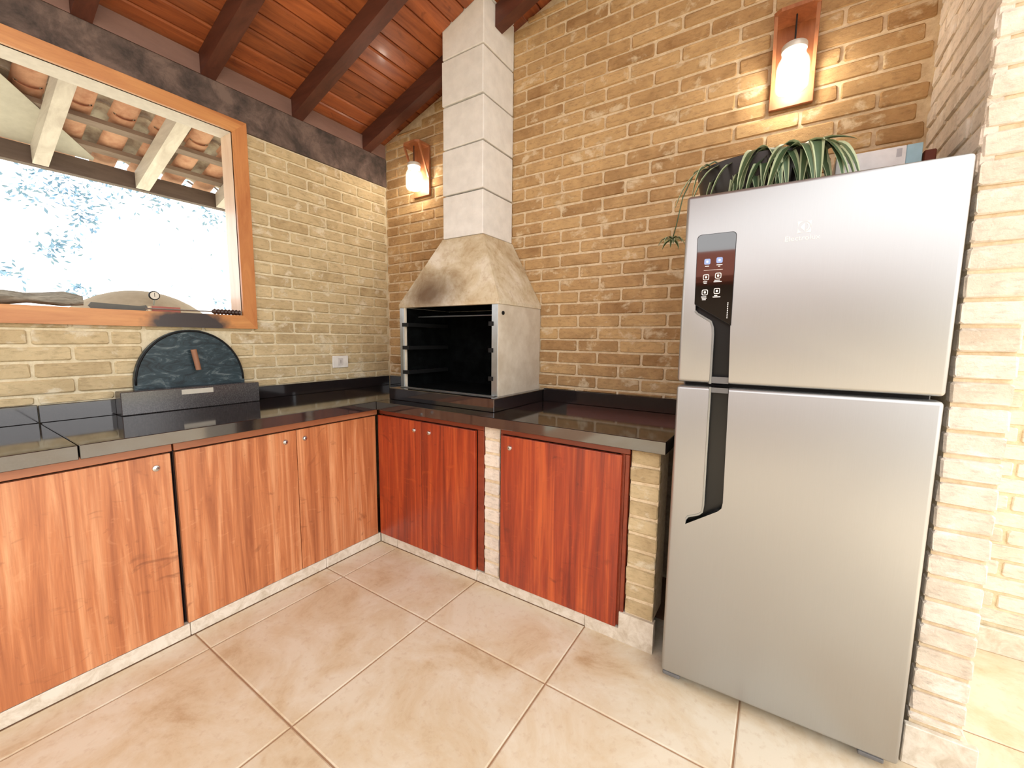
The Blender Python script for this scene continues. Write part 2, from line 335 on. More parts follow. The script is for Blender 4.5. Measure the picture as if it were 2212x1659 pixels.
def lay_bricks(parent, mat, u0, u1, z0, z1, row_z, joint_even, joint_odd, to_world, rz, holes=(), show=None, pitch=.243, course=.0684, bw=.231, bh=.0575, top=None):
    """courses of stretchers; bricks that the place shows are objects of their own, the rest one joined part"""
    rest = MB(); n = 0; k0 = math.floor((z0 - row_z) / course) - 1
    for k in range(k0, k0 + 70):
        zc = row_z + k * course; lo, hi = max(zc - bh / 2, z0), min(zc + bh / 2, z1)
        if hi - lo < .012: continue
        jt = joint_even if k % 2 == 0 else joint_odd
        i0 = math.floor((u0 - jt) / pitch) - 1
        for i in range(i0, i0 + int((u1 - u0) / pitch) + 4):
            a = jt + i * pitch + (pitch - bw) / 2; segs = [(max(a, u0), min(a + bw, u1), lo, hi)]
            for (h0, h1, g0, g1) in holes:
                new = []
                for (s, e, l, h) in segs:
                    ov = min(h, g1) - max(l, g0)
                    if ov <= .004 or e <= h0 or s >= h1: new.append((s, e, l, h)); continue
                    if ov < .6 * (h - l) and s >= h0 - .03 and e <= h1 + .03:
                        new.append((s, e, l, g0) if g0 > l else (s, e, g1, h)); continue
                    if s < h0: new.append((s, h0, l, h))
                    if e > h1: new.append((h1, e, l, h))
                segs = new
            for (s, e, l, h) in segs:
                if e - s < .018 or h - l < .012: continue
                if top:
                    tz = min(top(s), top(e))
                    if l > tz: continue
                    h = min(h, tz)
                    if h - l < .012: continue
                uc, zz = (s + e) / 2, (l + h) / 2; rg = random.Random(int(uc * 997) * 31 + k)
                p = to_world(uc, rg.uniform(-.0022, .0022), zz)
                me = brick_mesh(e - s, h - l, rg.randrange(7), mat)
                if show is None or show(uc, zz):
                    o = link('brick', me, parent); o.location = p; o.rotation_euler = (0, rg.uniform(-.006, .006) if e - s > .1 else 0, rz); n += 1
                else:
                    R = Matrix.Rotation(rz, 3, 'Z')
                    rest.add([R @ v.co + Vector(p) for v in me.vertices], [tuple(q.vertices) for q in me.polygons])
    if rest.f: rest.obj('brick_courses', mat, parent, kind='stuff')
    return n

# ---- floor
FX0, FX1, FY0, FY1 = -.6, 6.2, -5.2, .86
fl = MB().box((FX0, FY0, -.05), (FX1, FY1, -.004)); floor = struct('floor', fl, grout)
TA, TB, T = .145, -.362, .6; G = .0028; tile_cache = {}
def tile(x0, x1, y0, y1):
    key = (round(x1 - x0, 3), round(y1 - y0, 3))
    if key not in tile_cache:
        a, b = (x1 - x0) / 2, (y1 - y0) / 2; m = MB(); e = .004
        lo = [(-a, -b, -.012), (a, -b, -.012), (a, b, -.012), (-a, b, -.012)]; mi_ = [(-a, -b, -.002), (a, -b, -.002), (a, b, -.002), (-a, b, -.002)]
        hi = [(-a + e, -b + e, 0), (a - e, -b + e, 0), (a - e, b - e, 0), (-a + e, b - e, 0)]
        m.add(lo + mi_ + hi, [(i, (i + 1) % 4, 4 + (i + 1) % 4, 4 + i) for i in range(4)] + [(4 + i, 4 + (i + 1) % 4, 8 + (i + 1) % 4, 8 + i) for i in range(4)] + [(8, 9, 10, 11)])
        tile_cache[key] = m.mesh('tile', tile_m)
    o = link('tile', tile_cache[key], floor); o.location = ((x0 + x1) / 2, (y0 + y1) / 2, 0)
xs = [.0] + [TA + k * T for k in range(0, 9)]; ys = [0.8] + [TB + .6 - .0] + [TB - k * T for k in range(0, 7)]
ys = [.84, TB + T] + [TB - k * T for k in range(0, 7)]
for i in range(len(xs) - 1):
    for j in range(len(ys) - 1):
        x0, x1, y1, y0 = xs[i] + G, xs[i + 1] - G, ys[j] - G, ys[j + 1] + G
        if j == 0 and xs[i + 1] < 2.5: continue
        if j == 1 and xs[i + 1] < 1.5: y1 = -.001
        tile(x0, x1, y0, y1)

# ---- plinth / baseboards
def baseboard(name, pieces, mat=plinth_m):
    e = thing(name, kind='structure')
    for a, b in pieces: MB().rbox(a, b, .0025, 1).obj('plinth_piece', mat, e)
    return e
pl = .055
baseboard('baseboard_left', [((-.03, y0 + .0012, 0), (0, y1 - .0012, pl)) for y0, y1 in ((-2.2, -1.56), (-1.56, -.975), (-.975, -.362), (-.362, 0))])
bb = baseboard('baseboard_back', [((x0 + .0012, .0, 0), (x1 - .0012, .03, pl)) for x0, x1 in ((.0, .145), (.145, .745), (.745, 1.345))])
MB().prism([(1.3465, 0), (1.634, 0), (1.634, .128), (1.494, .128), (1.494, pl), (1.3465, pl)], 'y', -.004, .028).obj('plinth_piece', plinth_m, bb)
baseboard('baseboard_right', [((XW0 - .005, -.014, 0), (XW1 + .025, .006, .125)), ((XW1, .008, 0), (XW1 + .02, .80, .1))])
baseboard('baseboard_far', [((XW1 + .022 + .0, .782, 0), (3.7, .80, .1)), ((3.703, .782, 0), (5.2, .80, .1))])

# ---- back wall
roof_under = lambda x: roofz(x) - .004
wb = MB().prism([(-.70, -.05), (XW1, -.05), (XW1, 3.62), (-.70, roofz(-.70))], 'y', YB + MD, YB + .13)
wall_back = struct('wall_back', wb, mortar)
def show_back(u, z):
    if u > 1.80 and z < 1.66: return False
    if 0.03 < u < .50 and z > 1.78: return False
    if -.40 < u < .70 and z < 1.40: return False
    if -.15 < u < .5 and 1.4 <= z <= 1.78 and abs(u - .17) < .30: return False
    if z < .955: return False
    if z > 3.16 - .43 * max(0, u - .65): return False
    return True
nb = lay_bricks(wall_back, brick_back, XL + .002, XW0 - .004, .955, 3.5, 1.007, 1.131, 1.009, lambda u, d, z: (u, YB + d, z), 0,
                holes=[(.272, .556, 1.86, 3.6)], show=show_back, top=lambda u: roofz(u) - .012)
# lower back wall behind the cabinets needs no facing

# ---- left wall with window opening
WY1, WZ0, WZ1 = -.455, 1.352, 2.337; WY0 = -2.05; YE = -2.45
wl = MB(); OY, OZ0, OZ1 = WY1 + .019, 1.339, 2.352
for a, b in (((-.70, OY, -.05), (XL - MD, YB + .13, 2.361)), ((-.70, YE, -.05), (XL - MD, WY0, 2.361)), ((-.70, WY0, -.05), (XL - MD, OY, OZ0)), ((-.70, WY0, OZ1), (XL - MD, OY, 2.361))):
    wl.box(a, b)
wall_left = struct('wall_left', wl, mortar_l)
lay_bricks(wall_left, brick_left, YE, YB - .004, .955, 2.358, 2.189, -.035, .085, lambda u, d, z: (XL - d, u, z), pi / 2,
           holes=[(WY0 - .03, WY1 + .035, WZ0 - .03, WZ1 + .03), (-.90, -.52, .99, 1.25)], show=lambda u, z: u > -1.62)

# ---- painted ring beam above the left wall
struct('trim_1', MB().rbox((-.705, YE, 2.362), (XL + .004, YB + .004, 2.562), .006), beam_m)

# ---- wing wall beside the refrigerator
wall_right = struct('wall_right', MB().box((XW0 + MD, MD, -.05), (XW1 - MD, YB + MD, 3.6)), mortar)
lay_bricks(wall_right, brick_white, .004, YB - .012, 1.66, 3.2, 1.915, .237, .115, lambda u, d, z: (XW0 + d, u, z), -pi / 2, show=lambda u, z: z < 2.75)
lay_bricks(wall_right, brick_white, XW0 + .003, XW1 - .003, .135, 3.2, .2, XW0 - .06, XW0 - .06, lambda u, d, z: (u, d, z), 0, pitch=.243, bw=.242, course=.0705, bh=.060, show=lambda u, z: z < 2.3)
# far wall seen past the wing wall
wall_far = struct('wall_far', MB().box((XW1 + .0, .80 + MD, -.05), (5.2, .93, 3.3)), mortar_l)
lay_bricks(wall_far, brick_white, XW1 + .01, 5.19, .108, 3.2, .145, 2.66, 2.78, lambda u, d, z: (u, .80 + d, z), 0, show=lambda u, z: u < 3.1 and z < 1.6)

# ---- ceiling: boards, rafters, frieze
RX0, RX1, RYE = -.70, 2.62, -3.0
ceil = struct('ceiling', MB().hexa([(RX0, RYE, roofz(RX0) + .02), (RX1, RYE, roofz(RX1) + .02), (RX1, .95, roofz(RX1) + .02), (RX0, .95, roofz(RX0) + .02),
                                    (RX0, RYE, roofz(RX0) + .09), (RX1, RYE, roofz(RX1) + .09), (RX1, .95, roofz(RX1) + .09), (RX0, .95, roofz(RX0) + .09)]), plank_w)
pw = .0945; k = 0; x = -.7965
while x < RX1 - .02:
    a, b = max(x + .003, RX0 + .0), min(x + pw - .003, RX1)
    m = MB(); za, zb = roofz(a), roofz(b)
    segs = [(RYE, .94)] if b < .262 or a > .566 else [(RYE, .284)]
    e = .006
    for y0, y1 in segs:
        m.add([(a, y0, za + .02), (a, y1, za + .02), (b, y1, zb + .02), (b, y0, zb + .02), (a, y0, za + e), (a, y1, za + e), (b, y1, zb + e), (b, y0, zb + e),
               (a + e, y0, za + ZS * e), (a + e, y1, za + ZS * e), (b - e, y1, zb - ZS * e), (b - e, y0, zb - ZS * e)],
              [(0, 1, 2, 3), (0, 4, 5, 1), (4, 8, 9, 5), (8, 11, 10, 9), (11, 7, 6, 10), (7, 3, 2, 6), (0, 3, 7, 11, 8, 4), (1, 5, 9, 10, 6, 2)])
    m.obj('ceiling_plank', plank_w, ceil); x += pw
RD = .115                                   # rafter depth below the boards
def sloped(x0, x1, y0, y1, ztop, zbot, slope=ZS):
    """box following the roof: ztop/zbot at XL"""
    f = lambda x, z: z + slope * (x - XL)
    return MB().hexa([(x0, y0, f(x0, zbot)), (x1, y0, f(x1, zbot)), (x1, y1, f(x1, zbot)), (x0, y1, f(x0, zbot)),
                      (x0, y0, f(x0, ztop)), (x1, y0, f(x1, ztop)), (x1, y1, f(x1, ztop)), (x0, y1, f(x0, ztop))])
RY = [(-2.43, -2.365), (-1.965, -1.90), (-1.50, -1.435), (-1.035, -.97), (-.58, -.514), (-.115, -.048)]
for y0, y1 in RY: sloped(-.69, RX1, y0, y1, 2.671, 2.562).obj('rafter', rafter_w, ceil)
sloped(-.69, .266, .385, .452, 2.671, 2.562).obj('rafter', rafter_w, ceil)
sloped(.562, RX1, .389, .455, 2.671, 2.562).obj('rafter', rafter_w, ceil)
ry = [(-2.9, -2.9)] + RY + [(.385, .452), (YB, YB)]
for (a0, a1), (b0, b1) in zip(ry[:-1], ry[1:]):
    MB().prism([(-.60, 2.563), (XL + .002, 2.563), (XL + .002, 2.655), (-.60, 2.652)], 'y', a1 + .001, b0 - .001).obj('frieze_board', frieze_m, ceil)

# ---- window frame
win = thing('window_1', (XL, WY1, WZ0), kind='structure')
def wpart(mb, name, mat):
    o = mb.obj(name, mat, win); o.location = (-XL, -WY1, -WZ0); return o
FO = (-2.12, -.385, 1.287, 2.402); FI = (WY0, WY1, 1.36, 2.335); a, b = XL - .005, XL + .02
yo0, yo1, zo0, zo1 = FO; yi0, yi1, zi0, zi1 = FI
wpart(MB().prism([(yo0, zo1), (yo1, zo1), (yi1, zi1), (yi0, zi1)], 'x', a, b), 'frame_board', frame_w)
wpart(MB().prism([(yo0, zo0), (yo1, zo0), (yi1, zi0), (yi0, zi0)], 'x', a, b), 'frame_board', frame_sooty)
wpart(MB().prism([(yo1, zo0), (yo1, zo1), (yi1, zi1), (yi1, zi0)], 'x', a, b), 'frame_board', frame_wz)
wpart(MB().prism([(yo0, zo0), (yo0, zo1), (yi0, zi1), (yi0, zi0)], 'x', a, b), 'frame_board', frame_wz)
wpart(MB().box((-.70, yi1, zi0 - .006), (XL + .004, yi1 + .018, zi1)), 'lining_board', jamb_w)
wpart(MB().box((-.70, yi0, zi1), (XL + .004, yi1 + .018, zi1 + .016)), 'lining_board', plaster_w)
wpart(MB().box((-.70, yi0, zi0 - .02), (XL + .004, yi1 + .018, zi0 - .001)), 'window_sill', frame_w)
# ------------------------------------------------------------------ eave outside
TS = .30
eave = thing('tiled_eave', (-1.2, -.7, 2.4), label='tiled eave outside the window with pale rafter tails', cat='eave')
def epart(mb, name, mat, **kw):
    o = mb.obj(name, mat, eave, **kw); o.location = (1.2, .7, -2.4); return o
for y0, y1 in [(-1.955, -1.89), (-1.49, -1.425), (-1.018, -.955), (-.565, -.495), (-.1, -.03), (.37, .44)]:
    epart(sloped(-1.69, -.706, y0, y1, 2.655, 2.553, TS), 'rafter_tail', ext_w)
for xc in (-1.355, -1.585, -1.08, -.82):
    epart(sloped(xc - .024, xc + .024, -2.45, .7, 2.684, 2.660, TS), 'batten', batten_w)
epart(MB().box((-1.75, -2.45, 2.215), (-1.695, .7, 2.318)), 'eave_beam', fascia_w)
vz = lambda x: 2.654 + TS * (x - XL)
vp = [(-1.12, -1.235), (-1.66, -.762), (-1.69, -.762), (-1.69, -2.4), (-1.12, -2.4)]
vb = MB(); vb.add([(x, y, vz(x) + .0015) for x, y in vp] + [(x, y, vz(x) + .0035) for x, y in vp], [(0, 1, 2, 3, 4), (9, 8, 7, 6, 5)] + [(i, (i + 1) % 5, 5 + (i + 1) % 5, 5 + i) for i in range(5)])
epart(vb, 'valley_flashing', flash_m)
def tile_bar(x0, x1, yc, r, zoff, upward, flat=.55):
    """half-round tile; axis up the slope"""
    m = MB(); n = 9; th = .012; v = []
    for x in (x0, x1):
        taper = 1.0 if x == x0 else .86
        for rr in (r, r - th):
            for k in range(n):
                an = pi * k / (n - 1); yy = yc + rr * taper * math.cos(an); hh = rr * flat * taper * math.sin(an) * (1 if upward else -1)
                v.append((x, yy, zoff + TS * (x - XL) + hh))
    fs = []
    for a_, b_ in ((0, 2 * n), (n, 3 * n)):
        fs += [(a_ + k, a_ + k + 1, b_ + k + 1, b_ + k) for k in range(n - 1)]
    fs += [(k, k + 1, n + k + 1, n + k) for k in range(n - 1)] + [(2 * n + k, 2 * n + k + 1, 3 * n + k + 1, 3 * n + k) for k in range(n - 1)]
    fs += [(0, n, 3 * n, 2 * n), (n - 1, 2 * n - 1, 4 * n - 1, 3 * n - 1)]
    return m.add(v, fs)
for x0, x1, dz in ((-1.80, -1.30, 0), (-1.36, -.98, .02), (-1.04, -.73, .04)):
    for i in range(-2, 9):
        yc = -.15 - .182 * i
        epart(tile_bar(x0, x1, yc, .062, 2.722 + dz, False, .42), 'roof_tile', terra, smooth=40)
        epart(tile_bar(x0 + .015, x1, yc - .091, .064, 2.716 + dz, True, .8), 'roof_tile', terra_g, smooth=40)

# ------------------------------------------------------------------ garden beyond
struct('ground', MB().box((-60, -60, -.3), (60, 60, -.06)), ground_m)
tr = thing('garden_tree', (-5.0, 1.6, -.06), label='sparse tree with bluish leaves out in the garden', cat='tree')
def tpart(mb, name, mat, **kw):
    o = mb.obj(name, mat, tr, **kw); o.location = (5.0, -1.6, .06); return o
tpart(MB().tube([(-5.0, 1.6, -.1), (-5.05, 1.7, 1.2), (-4.95, 1.9, 2.4), (-5.1, 2.0, 3.6), (-5.0, 2.1, 4.6)], [.13, .11, .09, .06, .03]), 'trunk', bark, smooth=True)
clumps = [((-4.5, -.42, 2.86), .22, 80), ((-4.4, -.66, 2.66), .16, 60), ((-4.5, -.28, 2.72), .16, 60), ((-4.5, -.25, 2.50), .12, 45), ((-4.6, 0, 2.9), .16, 40), ((-4.5, .4, 2.90), .15, 50),
          ((-4.5, .95, 2.83), .13, 36), ((-4.4, -.42, 2.22), .13, 40), ((-4.5, -.53, 2.10), .09, 26), ((-4.5, -.84, 1.86), .12, 34), ((-4.5, -.37, 1.76), .08, 20), ((-4.5, -.28, 1.69), .06, 12), ((-4.5, .97, 1.68), .07, 10), ((-4.6, 0.3, 3.4), .5, 200), ((-4.8, 1.6, 3.6), .7, 300), ((-4.7, -.6, 3.5), .4, 150)]
tw = MB(); lf = MB(); rg = random.Random(3)
for c, r, n in clumps:
    base = Vector((-5.0, 1.95, 2.6 + .25 * (c[2] - 2.4))); c = Vector(c)
    if r > .3: tw.tube([base, (base + c) / 2 + Vector((0, 0, .2)), c + Vector((0, 0, .1))], [.02, .012, .005], 5)
    for i in range(int(n * 1.7)):
        p = c + Vector((rg.gauss(0, r * .55), rg.gauss(0, r * .6), rg.gauss(0, r * .5)))
        d = Vector((rg.uniform(-1, 1), rg.uniform(-1, 1), rg.uniform(-.8, .3))).normalized(); s_ = d.cross(Vector((rg.uniform(-1, 1), rg.uniform(-1, 1), 1))).normalized(); L = rg.uniform(.045, .085)
        nrm = d.cross(s_) * .004
        lf.add([p, p + d * L * .5 + s_ * L * .2 + nrm, p + d * L, p + d * L * .5 - s_ * L * .2 + nrm], [(0, 1, 2, 3)])
for i in range(70):
    p = Vector((rg.uniform(-5, -4), rg.uniform(-.9, 1.3), rg.uniform(1.6, 2.9))); d = Vector((rg.uniform(-1, 1), rg.uniform(-1, 1), rg.uniform(-1, 1))).normalized(); s_ = d.cross(Vector((0, 0, 1))).normalized()
    L = .06; lf.add([p, p + d * L * .5 + s_ * L * .2, p + d * L, p + d * L * .5 - s_ * L * .2], [(0, 1, 2, 3)])
tpart(tw, 'branch', bark, smooth=True); tpart(lf, 'foliage', leaf_b, kind='stuff')
# wood-fired oven: dome outside, mouth in the room
dome = thing('clay_oven_dome', (-1.225, -.72, 0), label='rounded clay oven dome outside the window', cat='oven')
prof = [(.47, 0), (.47, 1.03)] + [(.47 * math.cos(a), 1.03 + .535 * math.sin(a)) for a in [pi / 2 * k / 12 for k in range(1, 12)]] + [(.004, 1.565)]
MB().lathe(prof, (0, 0, -.06), 40).obj('dome', clay, dome, smooth=True)
th = thing('dial_thermometer', (-.905, -.745, 1.43), label='small round dial thermometer standing on the oven dome', cat='thermometer')
MB().lathe([(.024, 0), (.024, .012)], (0, 0, .03), 24, 'x').obj('dial_rim', blackiron, th, smooth=40)
MB().lathe([(.0195, .011), (.0195, .0135)], (0, 0, .03), 24, 'x').obj('dial', dial_m, th, smooth=40)
MB().box((.0136, -.001, .022), (.0142, .001, .044)).obj('needle', black_pl, th)
MB().tube([(.006, 0, .008), (-.01, 0, -.02)], .004).obj('stem', steel, th)

# ------------------------------------------------------------------ worktops and backsplash
ZT0, ZT1 = .831, .88
MB().rbox((XL + .002, -1.2485, ZT0), (.051, YB - .004, ZT1), .002, 1).obj('granite_worktop', granite, label='polished black worktop slab along the left wall reaching into the corner', cat='worktop')
MB().rbox((XL + .002, -2.2, ZT0), (.051, -1.2515, ZT1), .002, 1).obj('granite_worktop', granite, label='polished black worktop slab past the joint left of the oven mouth', cat='worktop')
MB().rbox((.0525, -.051, ZT0), (1.655, YB - .004, ZT1), .002, 1).obj('granite_worktop', granite, label='polished black worktop slab under the barbecue running to the refrigerator', cat='worktop')
MB().rbox((XL + .001, -1.2485, ZT1 + .0005), (XL + .017, YB - .02, .952), .0015, 1).obj('granite_backsplash', granite, label='low black backsplash strip below the brick wall with the outlet', cat='backsplash')
MB().rbox((XL + .001, -2.2, ZT1 + .0005), (XL + .017, -1.2515, .955), .0015, 1).obj('granite_backsplash', granite, label='low black backsplash strip on the far side of the worktop joint', cat='backsplash')
MB().rbox((XL + .02, YB - .018, ZT1 + .0005), (.028, YB - .001, .952), .0015, 1).obj('granite_backsplash', granite, label='short black backsplash strip between corner and barbecue', cat='backsplash')
MB().rbox((.808, YB - .018, ZT1 + .0005), (1.655, YB - .001, .955), .0015, 1).obj('granite_backsplash', granite, label='low black backsplash strip between barbecue and refrigerator', cat='backsplash')

# ------------------------------------------------------------------ cabinets
def lock(parent, loc, axis):
    m = MB(); m.lathe([(.0125, 0), (.0125, .003), (.011, .005), (.0075, .0055), (.0075, .008), (.006, .009)], (0, 0, 0), 20, axis)
    o = m.obj('lock', chrome, parent, smooth=40); o.location = loc
    sgn = 1 if axis == 'x' else -1
    if axis == 'y': o.rotation_euler = (0, 0, pi)
    h = MB(); h.box((.0088, -.001, -.003), (.0095, .001, .003)) if axis == 'x' else h.box((-.001, .0088, -.003), (.001, .0095, .003))
    k = h.obj('keyhole', black_pl, o)
    return o
def cab_left(y0, y1, doors, label):
    e = thing('base_cabinet', (0, (y0 + y1) / 2, 0), label=label, cat='cabinet')
    cy = (y0 + y1) / 2
    MB().box((-.54, y0 - cy, .057), (-.022, y1 - cy, ZT0 - .001)).obj('carcass', dark_in, e)
    MB().rbox((-.021, y0 - cy + .001, .792), (-.002, y1 - cy - .001, ZT0 - .001), .0015, 1).obj('top_rail', wood_rail_y, e)
    for d0, d1, ly in doors:
        d = MB().rbox((-.0205, d0 - cy, .058), (0, d1 - cy, .786), .0018, 2).obj('door', door_w, e)
        if ly is not None: lock(d, (0, ly - cy, .737), 'x')
    return e
wood_rail_y = wood('cabinet_rail_wood', srgb(150, 84, 50), srgb(186, 122, 84), 'Y', .35, .3, 6, 5, .2, False)
cab_left(-2.2, -1.612, [(-2.195, -1.614, None)], 'orange veneer cabinet at the outer end of the worktop joint side')
cab_left(-1.606, -.988, [(-1.602, -.996, -1.043)], 'wide single-door veneer cabinet below the worktop joint')
cab_left(-.984, -.004, [(-.980, -.4955, -.55), (-.4925, -.020, -.453)], 'two-door orange veneer cabinet below the oven mouth')
def cab_back(x0, x1, doors, stiles, label):
    cx = (x0 + x1) / 2; e = thing('base_cabinet', (cx, 0, 0), label=label, cat='cabinet')
    MB().box((x0 - cx, .03, .058), (x1 - cx, .54, ZT0 - .001)).obj('carcass', dark_in, e)
    MB().rbox((x0 - cx, .006, .795), (x1 - cx, .029, ZT0 - .001), .0015, 1).obj('top_rail', rail_w, e)
    for s0, s1, yf in stiles: MB().rbox((s0 - cx, yf, .06), (s1 - cx, .029, .794), .0015, 1).obj('stile', rail_w, e)
    for d0, d1, lx in doors:
        d = MB().rbox((d0 - cx, -.012, .060), (d1 - cx, .0055, .792), .0018, 2).obj('door', door_red, e)
        lock(d, (lx - cx, -.012, .739), 'y')
    return e
cab_back(.006, .786, [(.012, .3665, .316), (.3695, .742, .429)], [(.746, .786, .006)], 'two-door dark red veneer cabinet in the corner under the barbecue')
cab_back(.886, 1.509, [(.899, 1.482, .949)], [(.886, .898, .006), (1.470, 1.492, .0058), (1.493, 1.509, .002)], 'single-door red veneer cabinet between the two brick piers')
# brick piers in the cabinet run
def pier(x0, x1, z0, label, bm_):
    cx = (x0 + x1) / 2; e = thing('brick_pier', (cx, .05, z0), label=label, cat='pier')
    MB().box((x0 - cx + .004, .008 - .05, 0), (x1 - cx - .004, .10, ZT0 - z0 - .001)).obj('mortar_core', mortar, e)
    n = 11 if z0 < .1 else 10; ch = (ZT0 - z0 - .003) / n
    for k in range(n):
        zc = z0 + ch * (k + .5); o = link('brick', brick_mesh(x1 - x0 - .004 - (.004 if k % 3 == 0 else 0), ch - .012, k % 7, bm_), e); o.location = (0, .002 + .0015 * math.sin(k * 2.1) - .05, zc - z0)
    return e
pier(.789, .883, .0555, 'narrow pale brick pier between the two red cabinets', brick_white)
pier(1.512, 1.630, .1285, 'brick pier at the worktop end beside the refrigerator', brick_left)

# ------------------------------------------------------------------ barbecue with chimney
bq = thing('barbecue_grill', (.405, .32, ZT1), label='white built-in barbecue with scorched hood and tall block chimney', cat='barbecue')
def bpart(mb, name, mat, parent=bq, **kw):
    o = mb.obj(name, mat, parent, **kw)
    if parent is bq: o.location = (-.405, -.32, -ZT1)
    return o
bpart(MB().rbox((.032, .06, ZT1 + .0005), (.805, YB - .002, .948), .0025, 1), 'granite_base', granite)
X0, X1, Y0, Y1, Z0, Z1 = .042, .768, .15, YB - .002, .948, 1.425; th_ = .04
fb = MB().box((X0, Y0, Z0), (X0 + th_, Y1, Z1)).box((X1 - th_, Y0, Z0), (X1, Y1, Z1)).box((X0 + th_, Y1 - .03, Z0), (X1 - th_, Y1, Z1))
bpart(fb, 'firebox_wall', fire_m)
ln = MB().box((X0 + th_ + .0005, Y0 + .012, Z0 + .001), (X0 + th_ + .006, Y1 - .036, Z1 - .003)).box((X1 - th_ - .006, Y0 + .012, Z0 + .001), (X1 - th_ - .0005, Y1 - .036, Z1 - .003))
ln.box((X0 + th_ + .006, Y1 - .036, Z0 + .001), (X1 - th_ - .006, Y1 - .0305, Z1 - .003)).box((X0 + th_ + .006, Y0 + .012, Z0 + .001), (X1 - th_ - .006, Y1 - .036, Z0 + .006))
bpart(ln, 'sooty_lining', soot_m)
zr = [1.324, 1.187, 1.039]
for xa, xb in ((X0 - .002, X0 + .027), (X1 - .042, X1 - .004)):
    bpart(MB().rbox((xa, Y0 - .004, Z0 + .002), (xb, Y0 - .0005, Z1 - .002), .001, 1), 'steel_jamb', steel)
bpart(MB().rbox((X0 + .028, Y0 - .004, Z0 + .003), (X0 + .033, Y0 + .03, Z1 - .004), .001, 1), 'steel_edge', steel)
bpart(MB().rbox((X0 + .02, Y0 - .03, Z0 + .0005), (X1 - .01, Y0 - .005, Z0 + .0045), .001, 1), 'steel_sill', steel)
for z in zr:
    for xa, xb in ((X0 + .021, X0 + .075), (X1 - .06, X1 - .031)):
        bpart(MB().box((xa, Y0 - .0075, z - .011), (xb, Y0 + .34, z + .011)), 'skewer_rail', blackiron)
bpart(MB().tube([(X0 + .05, Y0 + .1, 1.375), (X1 - .05, Y0 + .1, 1.375)], .004), 'cross_rod', steel)
bpart(MB().lathe([(.010, -.002), (.010, .006), (.006, .008)], (X1, .185, 1.38), 14, 'x'), 'bolt', blackiron, smooth=40)
# hood: a shell tapering to the stack
HX0, HX1, HY0 = .268, .560, .288; HZ = 1.822
def ring(x0, x1, y0, y1, z): return [(x0, y0, z), (x1, y0, z), (x1, y1, z), (x0, y1, z)]
ho = MB(); o4 = ring(X0 - .006, X1 + .004, Y0 - .006, Y1, Z1) + ring(X0 - .006, X1 + .004, Y0 - .006, Y1, Z1 + .018) + ring(HX0 - .004, HX1 + .004, HY0 - .004, Y1, HZ)
i4 = ring(X0 + .03, X1 - .03, Y0 + .03, Y1 - .03, Z1) + ring(HX0 + .03, HX1 - .03, HY0 + .03, Y1 - .03, HZ)
fs = [(l + i, l + (i + 1) % 4, l + 4 + (i + 1) % 4, l + 4 + i) for l in (0, 4) for i in range(4)]
fs += [(12 + i, 12 + (i + 1) % 4, 16 + (i + 1) % 4, 16 + i) for i in range(4)] + [(i, (i + 1) % 4, 12 + (i + 1) % 4, 12 + i) for i in range(4)] + [(8 + i, 8 + (i + 1) % 4, 16 + (i + 1) % 4, 16 + i) for i in range(4)]
ho.add(o4 + i4, fs); ho.mi = [1 if k in range(8, 12) else 0 for k in range(len(ho.f))]
bpart(ho, 'hood', [hood_m, soot_m])
bpart(MB().box((HX0 + .031, HY0 + .031, HZ - .03), (HX1 - .031, Y1 - .031, HZ - .001)), 'flue_throat', soot_m)
seams = [1.822, 2.066, 2.318, 2.553, 2.797, 3.05, 3.3, 3.55]
for a, b in zip(seams[:-1], seams[1:]):
    jx = random.uniform(-.003, .003)
    bpart(MB().rbox((HX0 + jx, HY0 + jx, a + .004), (HX1 + jx * .5, Y1 + .0, b - .004), .005, 2), 'chimney_block', block_m)
bpart(MB().box((HX0 + .02, HY0 + .02, HZ), (HX1 - .02, Y1 - .01, 3.55)), 'joint_mortar', soot_m)

# ------------------------------------------------------------------ oven mouth
MB().rbox((XL + .018, -1.015, ZT1 + .0006), (-.48, -.43, .988), .003, 1).obj('oven_ledge', granite_m, label='grey granite ledge block in front of the oven mouth', cat='ledge')
MB().box((-.4799, -.79, .955), (-.4793, -.655, .979)).obj('paper_label', tape_m, label='torn strip of paper tape on the oven ledge', cat='label')
od = thing('iron_hatch', (-.55, -.712, .9885), label='black half-moon iron oven door with an upright handle', cat='hatch')
n = 28; W2, Hh = .236, .286
arc = [(-W2, 0), (W2, 0)] + [(W2 * math.cos(pi * k / n) , .02 + (Hh - .02) * math.sin(pi * k / n)) for k in range(0, n + 1)]
MB().prism(arc, 'x', -.02, .004).obj('door_plate', ovend, od)
MB().tube([(.004, W2 * .975 * math.cos(pi * k / n), .02 + (Hh - .026) * math.sin(pi * k / n)) for k in range(n + 1)], .005, 6).obj('rim', blackiron, od, smooth=True)
MB().tube([(.034, .012, .083), (.034, -.004, .187)], [.012, .013], 12).obj('handle', wood_h, od, smooth=40)
MB().box((.004, .004, .09), (.034, .012, .10)).box((.004, -.006, .17), (.034, .002, .18)).obj('handle_bracket', blackiron, od)

# outlet
ou = thing('wall_outlet', (XL + .001, .148, 1.077), label='white horizontal socket plate on the left brick wall', cat='outlet')
MB().rbox((0, -.06, -.041), (.009, .06, .041), .003, 2).obj('plate', white_pl, ou)
MB().rbox((.0085, -.02, -.026), (.0105, .02, .026), .0008, 1).obj('socket_module', plain('socket_grey', srgb(214, 210, 204), .4), ou)
for z in (-.009, 0, .009): MB().lathe([(.0025, 0), (.0025, .0006)], (.0105, 0, z), 10, 'x').obj('socket_hole', black_pl, ou)

